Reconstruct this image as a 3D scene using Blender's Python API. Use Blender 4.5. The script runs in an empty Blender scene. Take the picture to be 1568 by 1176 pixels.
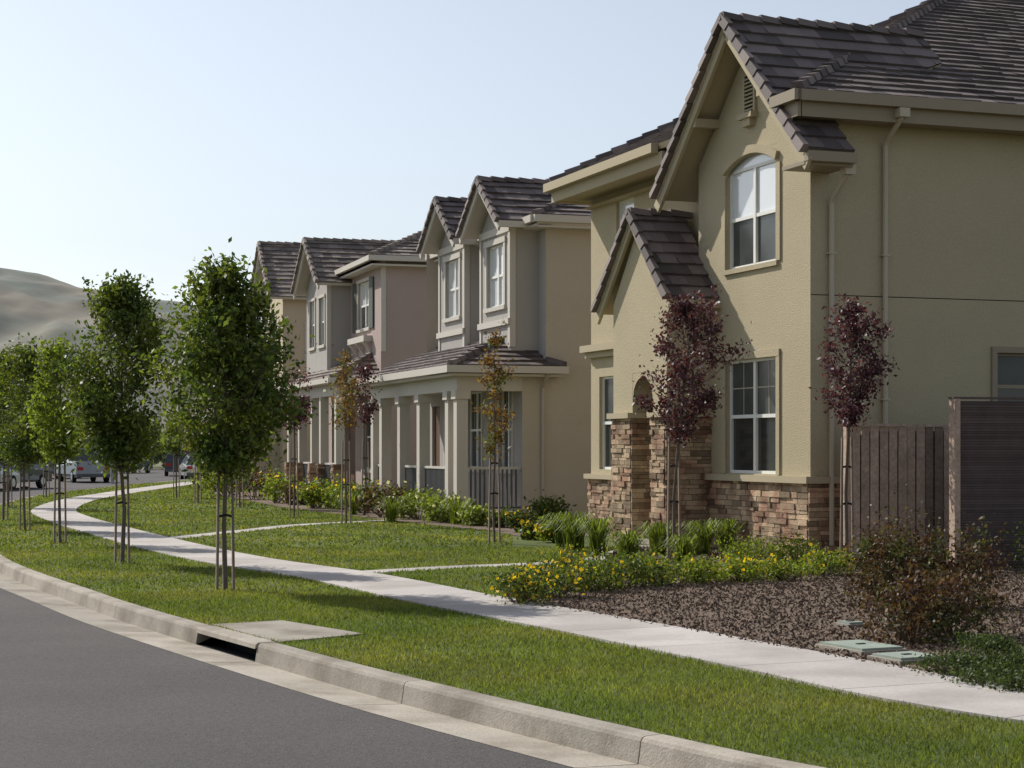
import bpy, math, random
import numpy as np
from mathutils import Vector, noise as mnoise
random.seed(7); rng=np.random.default_rng(7)
F=2800.0; H=1.75; HY=685.0
def gp(px,py,z=0.0):
    Y=F*(H-z)/(py-HY); return ((px-784)*Y/F, Y)
scene=bpy.context.scene; col=scene.collection
# ---------------------------------------------------------------- materials
def M(name,c,rough=.85,var=.12,ns=2.0,bump=0,bs=60,rnd=0,trans=0,spec=.25,metal=0,c2=None,c2s=.5,c2t=(.45,.6),coat=0,fine=0,fs=150):
    m=bpy.data.materials.new(name); m.use_nodes=True; nt=m.node_tree; N=nt.nodes; L=nt.links
    b=N['Principled BSDF']; out=N['Material Output']
    tc=N.new('ShaderNodeTexCoord')
    n=N.new('ShaderNodeTexNoise'); n.inputs['Scale'].default_value=ns; n.inputs['Detail'].default_value=5
    L.new(tc.outputs['Object'],n.inputs['Vector'])
    rgb=N.new('ShaderNodeRGB'); rgb.outputs[0].default_value=(*c,1); src=rgb.outputs[0]
    if c2:
        n2=N.new('ShaderNodeTexNoise'); n2.inputs['Scale'].default_value=c2s; n2.inputs['Detail'].default_value=6
        L.new(tc.outputs['Object'],n2.inputs['Vector'])
        mr=N.new('ShaderNodeMapRange'); mr.inputs[1].default_value=c2t[0]; mr.inputs[2].default_value=c2t[1]
        L.new(n2.outputs[0],mr.inputs[0])
        mx=N.new('ShaderNodeMixRGB'); mx.inputs[2].default_value=(*c2,1)
        L.new(mr.outputs[0],mx.inputs[0]); L.new(src,mx.inputs[1]); src=mx.outputs[0]
    def ma(op,a,b_):
        x=N.new('ShaderNodeMath'); x.operation=op
        for i,v in enumerate((a,b_)):
            if isinstance(v,(int,float)): x.inputs[i].default_value=v
            else: L.new(v,x.inputs[i])
        return x.outputs[0]
    fac=ma('MULTIPLY_ADD',n.outputs[0],var*3); fac.node.inputs[2].default_value=1-var*1.5
    if fine:
        n3=N.new('ShaderNodeTexNoise'); n3.inputs['Scale'].default_value=fs; n3.inputs['Detail'].default_value=2
        L.new(tc.outputs['Object'],n3.inputs['Vector'])
        f3=ma('MULTIPLY_ADD',n3.outputs[0],fine*3); f3.node.inputs[2].default_value=1-fine*1.5
        fac=ma('MULTIPLY',fac,f3)
    if rnd:
        at=N.new('ShaderNodeAttribute'); at.attribute_name='rnd'
        f2=ma('MULTIPLY_ADD',at.outputs['Fac'],2*rnd); f2.node.inputs[2].default_value=1-rnd
        fac=ma('MULTIPLY',fac,f2)
    vm=N.new('ShaderNodeVectorMath'); vm.operation='SCALE'
    L.new(src,vm.inputs[0]); L.new(fac,vm.inputs['Scale'])
    L.new(vm.outputs[0],b.inputs['Base Color'])
    b.inputs['Roughness'].default_value=rough; b.inputs['Metallic'].default_value=metal
    b.inputs['Specular IOR Level'].default_value=spec
    if coat: b.inputs['Coat Weight'].default_value=coat
    if bump:
        nb=N.new('ShaderNodeTexNoise'); nb.inputs['Scale'].default_value=bs; nb.inputs['Detail'].default_value=4
        L.new(tc.outputs['Object'],nb.inputs['Vector'])
        bp=N.new('ShaderNodeBump'); bp.inputs['Strength'].default_value=bump; bp.inputs['Distance'].default_value=.02
        L.new(nb.outputs[0],bp.inputs['Height']); L.new(bp.outputs[0],b.inputs['Normal'])
    if trans:
        t=N.new('ShaderNodeBsdfTranslucent')
        tv=N.new('ShaderNodeVectorMath'); tv.operation='MULTIPLY'; tv.inputs[1].default_value=(1.5,1.5,.8)
        L.new(vm.outputs[0],tv.inputs[0]); L.new(tv.outputs[0],t.inputs[0])
        mx=N.new('ShaderNodeMixShader'); mx.inputs[0].default_value=trans
        L.new(b.outputs[0],mx.inputs[1]); L.new(t.outputs[0],mx.inputs[2]); L.new(mx.outputs[0],out.inputs[0])
    return m
m_asph=M('asphalt',(.076,.069,.067),.9,.16,.25,.6,90,fine=.38,fs=38,c2=(.10,.09,.086),c2s=.3,c2t=(.38,.7))
m_conc=M('concrete',(.37,.33,.275),.9,.14,1.5,.3,60,fine=.16,fs=25,rnd=.12,c2=(.22,.185,.145),c2s=1.6,c2t=(.45,.7))
m_side=M('sidewalk_concrete',(.47,.43,.40),.9,.08,1.2,.2,60,fine=.12,fs=30,rnd=.08,c2=(.38,.345,.315),c2s=.8)
m_soil=M('lawn_soil',(.07,.095,.02),.95,.25,1.0,.8,25,fine=.4,fs=45,c2=(.115,.13,.03),c2s=.35)
m_grass=M('grass_blades',(.115,.155,.028),.7,.25,.6,0,rnd=.45,trans=.42,c2=(.20,.205,.045),c2s=.45,c2t=(.42,.68))
m_ground=M('dry_ground',(.17,.15,.085),.95,.2,.05,0,c2=(.08,.1,.035),c2s=.03)
m_mulch=M('mulch',(.16,.115,.085),.95,.3,3,1,30,rnd=.6,fine=.4,fs=50)
m_A=M('stucco_olive',(.44,.375,.25),.95,.06,.9,.55,45,fine=.09,fs=30)
m_At=M('trim_olive',(.43,.365,.245),.8,.04,1,.1,40)
m_gutA=M('gutter_brown',(.29,.235,.165),.5,.04,1)
m_pipe=M('downspout_paint',(.48,.42,.32),.6,.04,1)
m_B=M('stucco_tan',(.46,.405,.33),.95,.06,.9,.5,45,fine=.08,fs=30)
m_Bg=M('stucco_grey',(.39,.365,.335),.95,.05,1.2,.5,45,fine=.06,fs=30)
m_Bt=M('trim_light',(.53,.49,.43),.7,.04,1)
m_C=M('stucco_taupe',(.40,.315,.285),.95,.05,1.2,.5,45,fine=.06,fs=30)
m_D=M('stucco_cream',(.52,.44,.32),.95,.05,1.2,.5,45)
m_roof=M('roof_tile',(.14,.11,.102),.75,.15,1.5,.3,60,rnd=.5,spec=.4,fine=.15,fs=40)
m_roofC=M('roof_tile_brown',(.20,.16,.135),.75,.15,1.5,.3,60,rnd=.5,spec=.4)
m_stone=M('ledgestone',(.40,.295,.195),.95,.2,6,.8,30,rnd=.5,fine=.2,fs=40,c2=(.28,.165,.11),c2s=2.2,c2t=(.45,.6))
m_white=M('white_vinyl',(.78,.77,.72),.5,.02,1)
m_glass=M('window_glass',(.03,.035,.035),.08,.1,1,spec=.55)
m_pale=M('window_pale',(.66,.68,.70),.15,.04,3,spec=.8,coat=.5)  # off-white opaque pane with a glossy coat
m_curt=M('window_screened',(.055,.062,.058),.2,.35,2.5,spec=.35)
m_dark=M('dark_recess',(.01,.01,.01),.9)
m_vent=M('vent',(.34,.30,.2),.8)
m_door=M('door_wood',(.12,.06,.035),.6,.2,5)
m_shut=M('shutter',(.08,.09,.075),.6)
m_rail=M('porch_rail',(.10,.10,.105),.6)
m_fence=M('fence_wood',(.36,.265,.205),.9,.3,4,.4,30,rnd=.4,fine=.3,fs=18)
m_gate=M('dark_stained_wood',(.105,.078,.072),.85,.2,4,.3,40,rnd=.2)
m_bark=M('bark',(.14,.11,.085),.95,.2,12,.7,60)
m_stake=M('stake_wood',(.21,.16,.115),.9,.2,8,.3,60)
m_tie=M('rubber_tie',(.02,.02,.02),.8)
m_leafG=M('leaf_green',(.068,.105,.02),.55,.25,3,rnd=.55,trans=.42,spec=.4,c2=(.145,.17,.027),c2s=1.6,c2t=(.44,.64))
m_leafP=M('leaf_purple',(.08,.027,.042),.5,.25,3,rnd=.65,trans=.38,spec=.5)
m_leafO=M('leaf_orange',(.19,.095,.03),.55,.25,3,rnd=.5,trans=.4,c2=(.09,.115,.025),c2s=3)
m_leafY=M('leaf_bright',(.155,.20,.03),.55,.25,3,rnd=.5,trans=.42)
m_leafD=M('leaf_dark',(.06,.085,.024),.6,.25,3,rnd=.5,trans=.25)
m_leafR=M('leaf_bronze',(.095,.05,.03),.55,.25,3,rnd=.65,trans=.3,c2=(.06,.068,.022),c2s=3)
m_yel=M('flower_yellow',(.78,.52,.02),.6,.1,3,trans=.3,rnd=.2)
m_wht=M('flower_white',(.75,.72,.5),.6,.1,3,trans=.3,rnd=.2)
m_dist=M('distant_leaf',(.10,.12,.075),.8,.3,.3,rnd=.4,trans=.2)
m_lid=M('utility_lid',(.28,.32,.27),.8,.14,4,.2,60)
m_hill=M('hill_grass_hazed',(.225,.20,.16),1,.12,.012,c2=(.16,.175,.15),c2s=.018,c2t=(.40,.62),fine=.18,fs=.09)  # distance haze put into the grass colour, paler and greyer
m_tire=M('tyre',(.02,.02,.02),.9); m_hub=M('hubcap',(.5,.5,.5),.3,metal=.8)
m_cglass=M('car_glass',(.02,.025,.03),.05,spec=1)
m_csil=M('paint_silver',(.45,.46,.47),.3,.02,1,metal=.5,coat=.5); m_cgry=M('paint_blue_grey',(.26,.30,.35),.3,.02,1,coat=.5)
m_cdrk=M('paint_dark',(.05,.06,.075),.25,.02,1,coat=.6); m_lamp=M('tail_light',(.4,.02,.02),.3); m_metal=M('galvanised',(.3,.32,.32),.5,metal=.6)
# ---------------------------------------------------------------- mesh builder
class MB:
    def __init__(s): s.v=[];s.f=[];s.m=[];s.r=[];s.mats=[]
    def mi(s,mat):
        if mat not in s.mats: s.mats.append(mat)
        return s.mats.index(mat)
    def poly(s,pts,mat,r=None):
        i=len(s.v); s.v+= [tuple(p) for p in pts]; s.f.append(tuple(range(i,i+len(pts)))); s.m.append(s.mi(mat)); s.r.append(random.random() if r is None else r)
    def hexa(s,p,mat,r=None):
        r=random.random() if r is None else r
        i=len(s.v); s.v+=[tuple(q) for q in p]
        for f in ((0,3,2,1),(4,5,6,7),(0,1,5,4),(1,2,6,5),(2,3,7,6),(3,0,4,7)):
            s.f.append(tuple(i+k for k in f)); s.m.append(s.mi(mat)); s.r.append(r)
    def box(s,x0,x1,y0,y1,z0,z1,mat,r=None):
        s.hexa([(x0,y0,z0),(x1,y0,z0),(x1,y1,z0),(x0,y1,z0),(x0,y0,z1),(x1,y0,z1),(x1,y1,z1),(x0,y1,z1)],mat,r)
    def ab(s,ax,c,a0,a1,z0,z1,d0,d1,mat,r=None):
        if ax=='x': s.box(c+d0,c+d1,a0,a1,z0,z1,mat,r)
        else: s.box(a0,a1,c+d0,c+d1,z0,z1,mat,r)
    def beam(s,p0,p1,w,h,mat,up=(0,0,1),r=None):
        p0=Vector(p0);p1=Vector(p1);d=(p1-p0).normalized(); u=Vector(up)
        if abs(d.dot(u))>.99: u=Vector((1,0,0))
        sd=d.cross(u).normalized(); u=sd.cross(d)
        q=[]
        for p in (p0,p1):
            q.append([p-sd*w/2-u*h/2,p+sd*w/2-u*h/2,p+sd*w/2+u*h/2,p-sd*w/2+u*h/2])
        s.hexa(q[0]+q[1],mat,r)
    def tube(s,pts,rad,mat,n=7):
        i0=len(s.v); pts=[Vector(p) for p in pts]
        for k,p in enumerate(pts):
            d=(pts[min(k+1,len(pts)-1)]-pts[max(k-1,0)]).normalized()
            a=d.cross(Vector((0,1,.01))); 
            if a.length<.1: a=d.cross(Vector((1,0,0)))
            a.normalize(); b=d.cross(a)
            for j in range(n):
                t=2*math.pi*j/n; s.v.append(tuple(p+(a*math.cos(t)+b*math.sin(t))*rad[k]))
        mi=s.mi(mat); r=random.random()
        for k in range(len(pts)-1):
            for j in range(n):
                s.f.append((i0+k*n+j,i0+k*n+(j+1)%n,i0+(k+1)*n+(j+1)%n,i0+(k+1)*n+j)); s.m.append(mi); s.r.append(r)
        for k in (0,len(pts)-1):
            s.f.append(tuple(i0+k*n+j for j in range(n))); s.m.append(mi); s.r.append(r)
    def wall(s,ax,c,a0,a1,z0,z1,holes,mat,depth=.14):
        P=(lambda a,z,d:(c+d,a,z)) if ax=='x' else (lambda a,z,d:(a,c+d,z))
        A=sorted({a0,a1,*[h[0] for h in holes],*[h[1] for h in holes]}); Z=sorted({z0,z1,*[h[2] for h in holes],*[h[3] for h in holes]})
        for i in range(len(A)-1):
            for j in range(len(Z)-1):
                ca=(A[i]+A[i+1])/2; cz=(Z[j]+Z[j+1])/2
                if any(h[0]<ca<h[1] and h[2]<cz<h[3] for h in holes): continue
                s.poly([P(A[i],Z[j],0),P(A[i+1],Z[j],0),P(A[i+1],Z[j+1],0),P(A[i],Z[j+1],0)],mat)
        for h in holes:
            b0,b1,y0,y1=h[:4]
            for e in (((b0,y0),(b1,y0)),((b1,y0),(b1,y1)),((b1,y1),(b0,y1)),((b0,y1),(b0,y0))):
                s.poly([P(e[0][0],e[0][1],0),P(e[1][0],e[1][1],0),P(e[1][0],e[1][1],depth),P(e[0][0],e[0][1],depth)],mat)
    def window(s,ax,c,a0,a1,z0,z1,cols=2,up=None,lo=None,grid=False,fm=None,d=.07,trim=None,tw=.1):
        up=up or m_glass; lo=lo or m_glass; fm=fm or m_white
        w=.05; s.ab(ax,c,a0,a0+w,z0,z1,d,d+.06,fm); s.ab(ax,c,a1-w,a1,z0,z1,d,d+.06,fm)
        s.ab(ax,c,a0+w,a1-w,z0,z0+w,d,d+.06,fm); s.ab(ax,c,a0+w,a1-w,z1-w,z1,d,d+.06,fm)
        zm=(z0+z1)/2; cw=(a1-a0)/cols
        for k in range(cols):
            if k: s.ab(ax,c,a0+k*cw-.04,a0+k*cw+.04,z0+w,z1-w,d-.005,d+.055,fm)
            p0=a0+k*cw+(.04 if k else w); p1=a0+(k+1)*cw-(.04 if k<cols-1 else w)
            s.ab(ax,c,p0,p1,zm-.03,zm+.03,d+.004,d+.058,fm)
            s.ab(ax,c,p0,p1,z0+w,zm-.03,d+.045,d+.05,lo); s.ab(ax,c,p0,p1,zm+.03,z1-w,d+.035,d+.04,up)
            if grid:
                pm=(p0+p1)/2; zq=(zm+z1)/2; gt=.009
                s.ab(ax,c,pm-gt,pm+gt,zm+.03,z1-w,d+.028,d+.034,m_pipe); s.ab(ax,c,p0,pm-gt,zq-gt,zq+gt,d+.028,d+.034,m_pipe); s.ab(ax,c,pm+gt,p1,zq-gt,zq+gt,d+.028,d+.034,m_pipe)
        if trim:
            s.ab(ax,c,a0-tw,a0,z0,z1,-.035,0.02,trim); s.ab(ax,c,a1,a1+tw,z0,z1,-.035,0.02,trim)
            s.ab(ax,c,a0-tw-.03,a1+tw+.03,z0-.1,z0,-.07,.02,trim); s.ab(ax,c,a0-tw-.03,a1+tw+.03,z1,z1+tw,-.05,.02,trim)
    def roof(s,P2,zf,mat,soff=None,th=.042,hc=.34,wt=.33):
        p=[Vector((x,y,zf(x,y))) for x,y in P2]
        e=(p[1]-p[0]).normalized(); n=Vector((0,0,0))
        for i in range(1,len(p)-1): n+=(p[i]-p[0]).cross(p[i+1]-p[0])
        n.normalize()
        if n.z<0: n=-n
        u=n.cross(e)
        if u.z<0: u=-u
        q=[((a-p[0]).dot(e),(a-p[0]).dot(u)) for a in p]
        def clip(P,ax,val,sg):
            o=[]
            for i in range(len(P)):
                a=P[i];b=P[(i+1)%len(P)]; da=(a[ax]-val)*sg; db=(b[ax]-val)*sg
                if da>=0:o.append(a)
                if (da>=0)!=(db>=0):
                    t=da/(da-db); o.append((a[0]+(b[0]-a[0])*t,a[1]+(b[1]-a[1])*t))
            return o
        b0=min(t[1] for t in q); b1=max(t[1] for t in q); k=0
        while b0+k*hc<b1:
            lo=b0+k*hc; row=clip(clip(q,1,lo,1),1,lo+hc,-1); 
            if len(row)>2:
                a0=min(t[0] for t in row);a1=max(t[0] for t in row)
                j=math.floor(a0/wt)-1
                while j*wt<a1:
                    s0=j*wt+(k%2)*wt/2; cell=clip(clip(row,0,s0,1),0,s0+wt,-1); j+=1
                    if len(cell)<3: continue
                    lf=th*(1+random.uniform(-.2,.3)); r=random.random()
                    pt=lambda a,b,L: p[0]+e*a+u*b+n*L
                    s.poly([pt(a,b,lf*(1-(b-lo)/hc)+.004) for a,b in cell],mat,r)
                    low=[t for t in cell if abs(t[1]-lo)<1e-5]
                    if len(low)>=2:
                        la=min(t[0] for t in low);lb=max(t[0] for t in low)
                        s.poly([pt(la,lo,lf+.004),pt(lb,lo,lf+.004),pt(lb,lo,-.004),pt(la,lo,-.004)],mat,r*.4)
            k+=1
        if soff:
            t=.11; s.poly([a-n*t for a in p],soff)
            for i in range(len(p)):
                a=p[i];b=p[(i+1)%len(p)]; s.poly([a-n*t,b-n*t,b,a],soff)
    def caps(s,p0,p1,mat,w=.24,h=.06):
        p0=Vector(p0);p1=Vector(p1);L=(p1-p0).length;n=max(1,round(L/.36));d=(p1-p0)/n; up=Vector((0,0,1))
        sd=d.cross(up).normalized(); u=sd.cross(d).normalized()
        for i in range(n):
            a=p0+d*i+u*.03; b=p0+d*(i+1.08)+u*.0
            w2=w/2
            s.hexa([a-sd*w2-u*h,a+sd*w2-u*h,a+sd*w2*.6+u*h,a-sd*w2*.6+u*h,b-sd*w2*.85-u*h,b+sd*w2*.85-u*h,b+sd*w2*.5+u*h*.8,b-sd*w2*.5+u*h*.8],mat)
    def stone(s,ax,c,a0,a1,z0,z1,mat,base=.0):
        s.ab(ax,c,a0,a1,z0,z1,-.012,-.004,m_dark)
        z=z0
        while z<z1-.01:
            h=min(random.uniform(.045,.11),z1-z); 
            if z1-z-h<.04:h=z1-z
            a=a0
            while a<a1-.01:
                w=min(random.uniform(.12,.42),a1-a)
                if a1-a-w<.07:w=a1-a
                d=random.uniform(.03,.07); s.ab(ax,c,a+.003,a+w-.003,z+.003,z+h-.003,-d,-.01,mat); a+=w
            z+=h
    def arch(s,ax,c,a0,a1,zs,rise,ztop,mat,d=.003,n=14):
        P=(lambda a,z:(c+d,a,z)) if ax=='x' else (lambda a,z:(a,c+d,z))
        f=lambda t: zs+rise*math.sqrt(max(0,1-(2*t-1)**2)) if rise>.3 else zs+rise*(1-(2*t-1)**2)
        for i in range(n):
            t0=i/n;t1=(i+1)/n; s.poly([P(a0+(a1-a0)*t0,f(t0)),P(a0+(a1-a0)*t1,f(t1)),P(a0+(a1-a0)*t1,ztop),P(a0+(a1-a0)*t0,ztop)],mat)
        return f
    def build(s,name,parent=None,smooth=False):
        me=bpy.data.meshes.new(name); me.from_pydata(s.v,[],s.f)
        for m in s.mats: me.materials.append(m)
        me.polygons.foreach_set('material_index',s.m)
        at=me.attributes.new('rnd','FLOAT','FACE'); at.data.foreach_set('value',s.r)
        if smooth: me.polygons.foreach_set('use_smooth',[True]*len(s.f))
        me.update(); o=bpy.data.objects.new(name,me); col.objects.link(o)
        if parent: o.parent=parent
        return o
def empty(name,x=0,y=0,z=0,rot=0):
    e=bpy.data.objects.new(name,None); col.objects.link(e); e.location=(x,y,z); e.rotation_euler=(0,0,math.radians(rot)); e.empty_display_size=.3; return e
def npmesh(name,V,k,mat,parent=None,r=None):
    n=len(V)//k; me=bpy.data.meshes.new(name); me.vertices.add(len(V)); me.vertices.foreach_set('co',V.astype(np.float32).ravel())
    me.loops.add(len(V)); me.loops.foreach_set('vertex_index',np.arange(len(V),dtype=np.int32))
    me.polygons.add(n); me.polygons.foreach_set('loop_start',np.arange(0,len(V),k,dtype=np.int32)); me.polygons.foreach_set('loop_total',np.full(n,k,dtype=np.int32))
    me.materials.append(mat); me.update(calc_edges=True)
    at=me.attributes.new('rnd','FLOAT','FACE'); at.data.foreach_set('value',(rng.random(n) if r is None else r).astype(np.float32))
    o=bpy.data.objects.new(name,me); col.objects.link(o)
    if parent:o.parent=parent
    return o
def leafverts(C,size,aspect=.5,droop=.3):
    n=len(C); d=rng.normal(size=(n,3)); d[:,2]-=droop; d/=np.linalg.norm(d,axis=1)[:,None]
    t=rng.normal(size=(n,3)); s=np.cross(d,t); s/=np.linalg.norm(s,axis=1)[:,None]
    L=(size*rng.uniform(.6,1.3,n))[:,None]; W=L*aspect*.5
    return np.stack([C-d*L*.5,C+s*W-d*L*.05,C+d*L*.5,C-s*W-d*L*.05],1).reshape(-1,3)
def leaves(name,C,size,mat,parent=None,aspect=.5,droop=.3):
    return npmesh(name,leafverts(C,size,aspect,droop),4,mat,parent)
# ---------------------------------------------------------------- paths
def smooth_line(P,step=.5):
    P=[np.array(p,float) for p in P]; out=[]
    for i in range(len(P)-1):
        p0=P[max(i-1,0)];p1=P[i];p2=P[i+1];p3=P[min(i+2,len(P)-1)]
        n=max(2,int(np.linalg.norm(p2-p1)/step))
        for k in range(n):
            t=k/n; out.append(.5*((2*p1)+(-p0+p2)*t+(2*p0-5*p1+4*p2-p3)*t*t+(-p0+3*p1-3*p2+p3)*t**3))
    out.append(P[-1]); return np.array(out)
def normals(L):
    d=np.gradient(L,axis=0); d/=np.linalg.norm(d,axis=1)[:,None]; return np.stack([d[:,1],-d[:,0]],1)
def arclen(L): return np.concatenate([[0],np.cumsum(np.linalg.norm(np.diff(L,axis=0),axis=1))])
def at_s(L,S,s): return np.array([np.interp(s,S,L[:,0]),np.interp(s,S,L[:,1])])
def sweep(mb,L,prof,s0,s1,mat,close=False,step=.4,r=None):
    S=arclen(L);Nn=normals(L); n=max(1,int((s1-s0)/step)); r=random.random() if r is None else r
    rows=[]
    for i in range(n+1):
        s=s0+(s1-s0)*i/n; p=at_s(L,S,s); q=at_s(Nn,S,s); rows.append([(p[0]+q[0]*o,p[1]+q[1]*o,z) for o,z in prof])
    for i in range(n):
        for j in range(len(prof)-1): mb.poly([rows[i][j],rows[i][j+1],rows[i+1][j+1],rows[i+1][j]],mat,r)
    mb.poly(rows[0],mat,r); mb.poly(rows[-1],mat,r)
def dist_line(P,L):
    D=np.full(len(P),1e9)
    for i in range(0,len(L)-1):
        a=L[i];b=L[i+1];ab=b-a; t=np.clip(((P-a)@ab)/(ab@ab+1e-12),0,1); D=np.minimum(D,np.linalg.norm(P-(a+t[:,None]*ab),axis=1))
    return D
def inpoly(P,poly):
    x,y=P[:,0],P[:,1]; ins=np.zeros(len(P),bool); n=len(poly)
    for i in range(n):
        x0,y0=poly[i];x1,y1=poly[(i+1)%n]
        c=((y0>y)!=(y1>y))&(x<(x1-x0)*(y-y0)/((y1-y0)+1e-12)+x0); ins^=c
    return ins
curbP=[(9,.5),(4.3,6.6),(2.7,8.5)]+[gp(*p) for p in [(1200,1176),(985,1130),(620,1045),(390,985),(210,935),(120,905),(0,860)]]+[(-10.7,36),(-13.2,44),(-15.2,53),(-16.8,62),(-17.6,70),(-17.9,80),(-18,95),(-18.2,120),(-19,160)]
curb=smooth_line(curbP,.4); Sc=arclen(curb); Nc=normals(curb)
walkP=[(9.5,5.2),(6.2,8.9)]+[gp(*p) for p in [(1568,1083),(1240,1022),(950,966),(690,918),(520,883),(340,855),(200,822),(100,793)]]+[(-12.9,51.6),(-14.4,61),(-15.0,70),(-15.4,80),(-15.8,100),(-16.2,150)]
walk=smooth_line(walkP,.4); Sw=arclen(walk)
mb=MB(); mb.poly([(-3000,-500,-.22),(3000,-500,-.22),(3000,4000,-.22),(-3000,4000,-.22)],m_ground); mb.build('ground')
mb=MB()
for i in range(len(curb)-1):
    a=curb[i]-Nc[i]*.45;b=curb[i+1]-Nc[i+1]*.45; w=15
    a2=a-Nc[i]*w;b2=b-Nc[i+1]*w
    mb.poly([(a[0],a[1],-.148),(b[0],b[1],-.148),(b2[0],b2[1],-.148),(a2[0],a2[1],-.148)],m_asph)
mb.build('road')
mb=MB()
for i in range(len(curb)-1):
    a=curb[i]+Nc[i]*.17;b=curb[i+1]+Nc[i+1]*.17
    mb.poly([(a[0],a[1],-.003),(b[0],b[1],-.003),(70,b[1]+12,-.003),(70,a[1]+12,-.003)],m_soil)
mb.build('lawn')
sA=Sc[np.argmin(np.linalg.norm(curb-np.array(gp(392,985)),axis=1))]; sB=Sc[np.argmin(np.linalg.norm(curb-np.array(gp(308,963)),axis=1))]
prof=[(0,-.17),(.022,-.03),(.035,-.008),(.06,0),(.18,.002),(.18,-.1)]
mb=MB()
def run(s0,s1):
    s=s0
    while s<s1-.05:
        e=min(s+3.05,s1); sweep(mb,curb,prof,s+.006,e-.006,m_conc); s=e
run(sA-3.05*5,sA); run(sB,sB+30*3.05)
s=sA-15.25
while s<sB+90:
    sweep(mb,curb,[(-.46,-.145),(-.02,-.166),(.0,-.166)],s+.005,s+3.05-.005,m_conc); s+=3.05
sweep(mb,curb,[(.0,-.05),(.01,-.012),(.03,.004),(.2,.006)],sA-.004,sB+.004,m_conc)
mb.build('kerb')
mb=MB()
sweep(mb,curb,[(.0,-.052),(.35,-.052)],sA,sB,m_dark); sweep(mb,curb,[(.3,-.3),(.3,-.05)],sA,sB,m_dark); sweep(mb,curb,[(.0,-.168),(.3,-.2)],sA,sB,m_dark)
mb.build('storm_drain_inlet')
def off(L,S,Nn,s,o): p=at_s(L,S,s)+at_s(Nn,S,s)*o; return p
pad=[off(curb,Sc,Nc,sA-.1,.2),off(curb,Sc,Nc,sB+.1,.2),off(curb,Sc,Nc,sB+.15,.95),off(curb,Sc,Nc,sA+.2,1.15)]
mb=MB(); mb.hexa([(p[0],p[1],-.03) for p in pad]+[(p[0],p[1],.014) for p in pad],m_conc,.0); mb.build('concrete_pad')  # darkest concrete tone: tree shadow on the pad put into its colour
mb=MB(); s=0
while s<Sw[-1]-1.6:
    sweep(mb,walk,[(-.6,-.02),(-.6,.022),(.6,.022),(.6,-.02)],s+.006,s+1.5-.006,m_side); s+=1.5
mb.build('sidewalk')
fw1=smooth_line([gp(525,878),gp(700,868),gp(900,858),(2.3,32.6)],.5); fw2=smooth_line([gp(245,826),gp(380,812),gp(470,803),(-2.4,44.5)],.5)
fws=[fw1,fw2]
for k,fw in enumerate(fws):
    mb=MB(); S=arclen(fw); s=0
    while s<S[-1]-.1:
        e=min(s+1.2,S[-1]); sweep(mb,fw,[(-.25,-.02),(-.25,.002),(.25,.002),(.25,-.02)],s+.005,e-.005,m_side); s=e
    mb.build('front_path')
mul=[gp(890,941),gp(1050,968),gp(1240,1002),gp(1400,1033),gp(1568,1062),(6.9,9.6),(12,6),(14,26),(6.5,28.3),(4.6,28.6),(3.3,32.3),(1.9,32),gp(915,866),gp(850,878),gp(770,900),gp(775,925)]
mulB=[gp(800,822),gp(740,812),gp(600,798),gp(480,783),gp(420,775),gp(330,757),(-12,72),(-9,72),(-6,58),(-3.5,50),(-1,43.7),(2.5,44),(2.5,36)]
def bed(name,poly,dens,cs):
    xs=[p[0] for p in poly];ys=[p[1] for p in poly]
    mb=MB(); mb.poly([(x,y,.006) for x,y in poly],m_mulch,.5); mb.build(name)
    n=int((max(xs)-min(xs))*(max(ys)-min(ys))*dens); P=np.stack([rng.uniform(min(xs),max(xs),n),rng.uniform(min(ys),max(ys),n)],1); P=P[inpoly(P,poly)]
    return np.c_[P,rng.uniform(.008,.026,len(P))]
C=bed('mulch_bed',mul,450,.05); leaves('mulch_chips',C,.045,m_mulch,aspect=.5,droop=0)
bed('planting_bed',mulB,1,.1)
GV=[]
def grass(x0,x1,y0,y1,n,h,w):
    P=np.stack([rng.uniform(x0,x1,n),rng.uniform(y0,y1,n)],1)
    px=784+F*P[:,0]/P[:,1]; P=P[(px>-80)&(px<1700)]
    X=np.interp(P[:,1],curb[::1,1],curb[:,0]); P=P[P[:,0]>X-.2]
    msk=(curb[:,1]>y0-4)&(curb[:,1]<y1+4); Dc=dist_line(P,curb[msk]); P=P[(Dc>.185)&(P[:,0]>np.interp(P[:,1],curb[:,1],curb[:,0]))]
    msk=(walk[:,1]>y0-4)&(walk[:,1]<y1+4); 
    if msk.sum()>1: P=P[dist_line(P,walk[msk])>.6+rng.normal(size=len(P))*.015]
    for fw in fws: P=P[dist_line(P,fw)>.25]
    P=P[~inpoly(P,mul)]; P=P[~inpoly(P,mulB)]; P=P[~inpoly(P,pad)]
    cl=np.array([mnoise.noise(Vector((x*1.3,y*1.3,0))) for x,y in P])
    n=len(P); a=rng.uniform(0,2*math.pi,n); hh=h*rng.uniform(.6,1.25,n)*(1+.3*cl); W=w*rng.uniform(.7,1.3,n)
    B=np.c_[P,np.zeros(n)]; s=np.stack([np.cos(a),np.sin(a),0*a],1)*W[:,None]; ln=rng.normal(size=(n,2))*.5
    T=B+np.c_[ln*hh[:,None],hh]
    GV.append(np.stack([B-s,B+s,T],1).reshape(-1,3))
grass(-4,7,9,15,150000,.034,.0045)
grass(-7,3,15,22,100000,.036,.006)
grass(-11,3,22,32,70000,.036,.010)
grass(-18,0,32,50,50000,.04,.018)
grass(-20,-3,50,90,30000,.05,.035)
npmesh('lawn_grass',np.concatenate(GV),3,m_grass)
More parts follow.
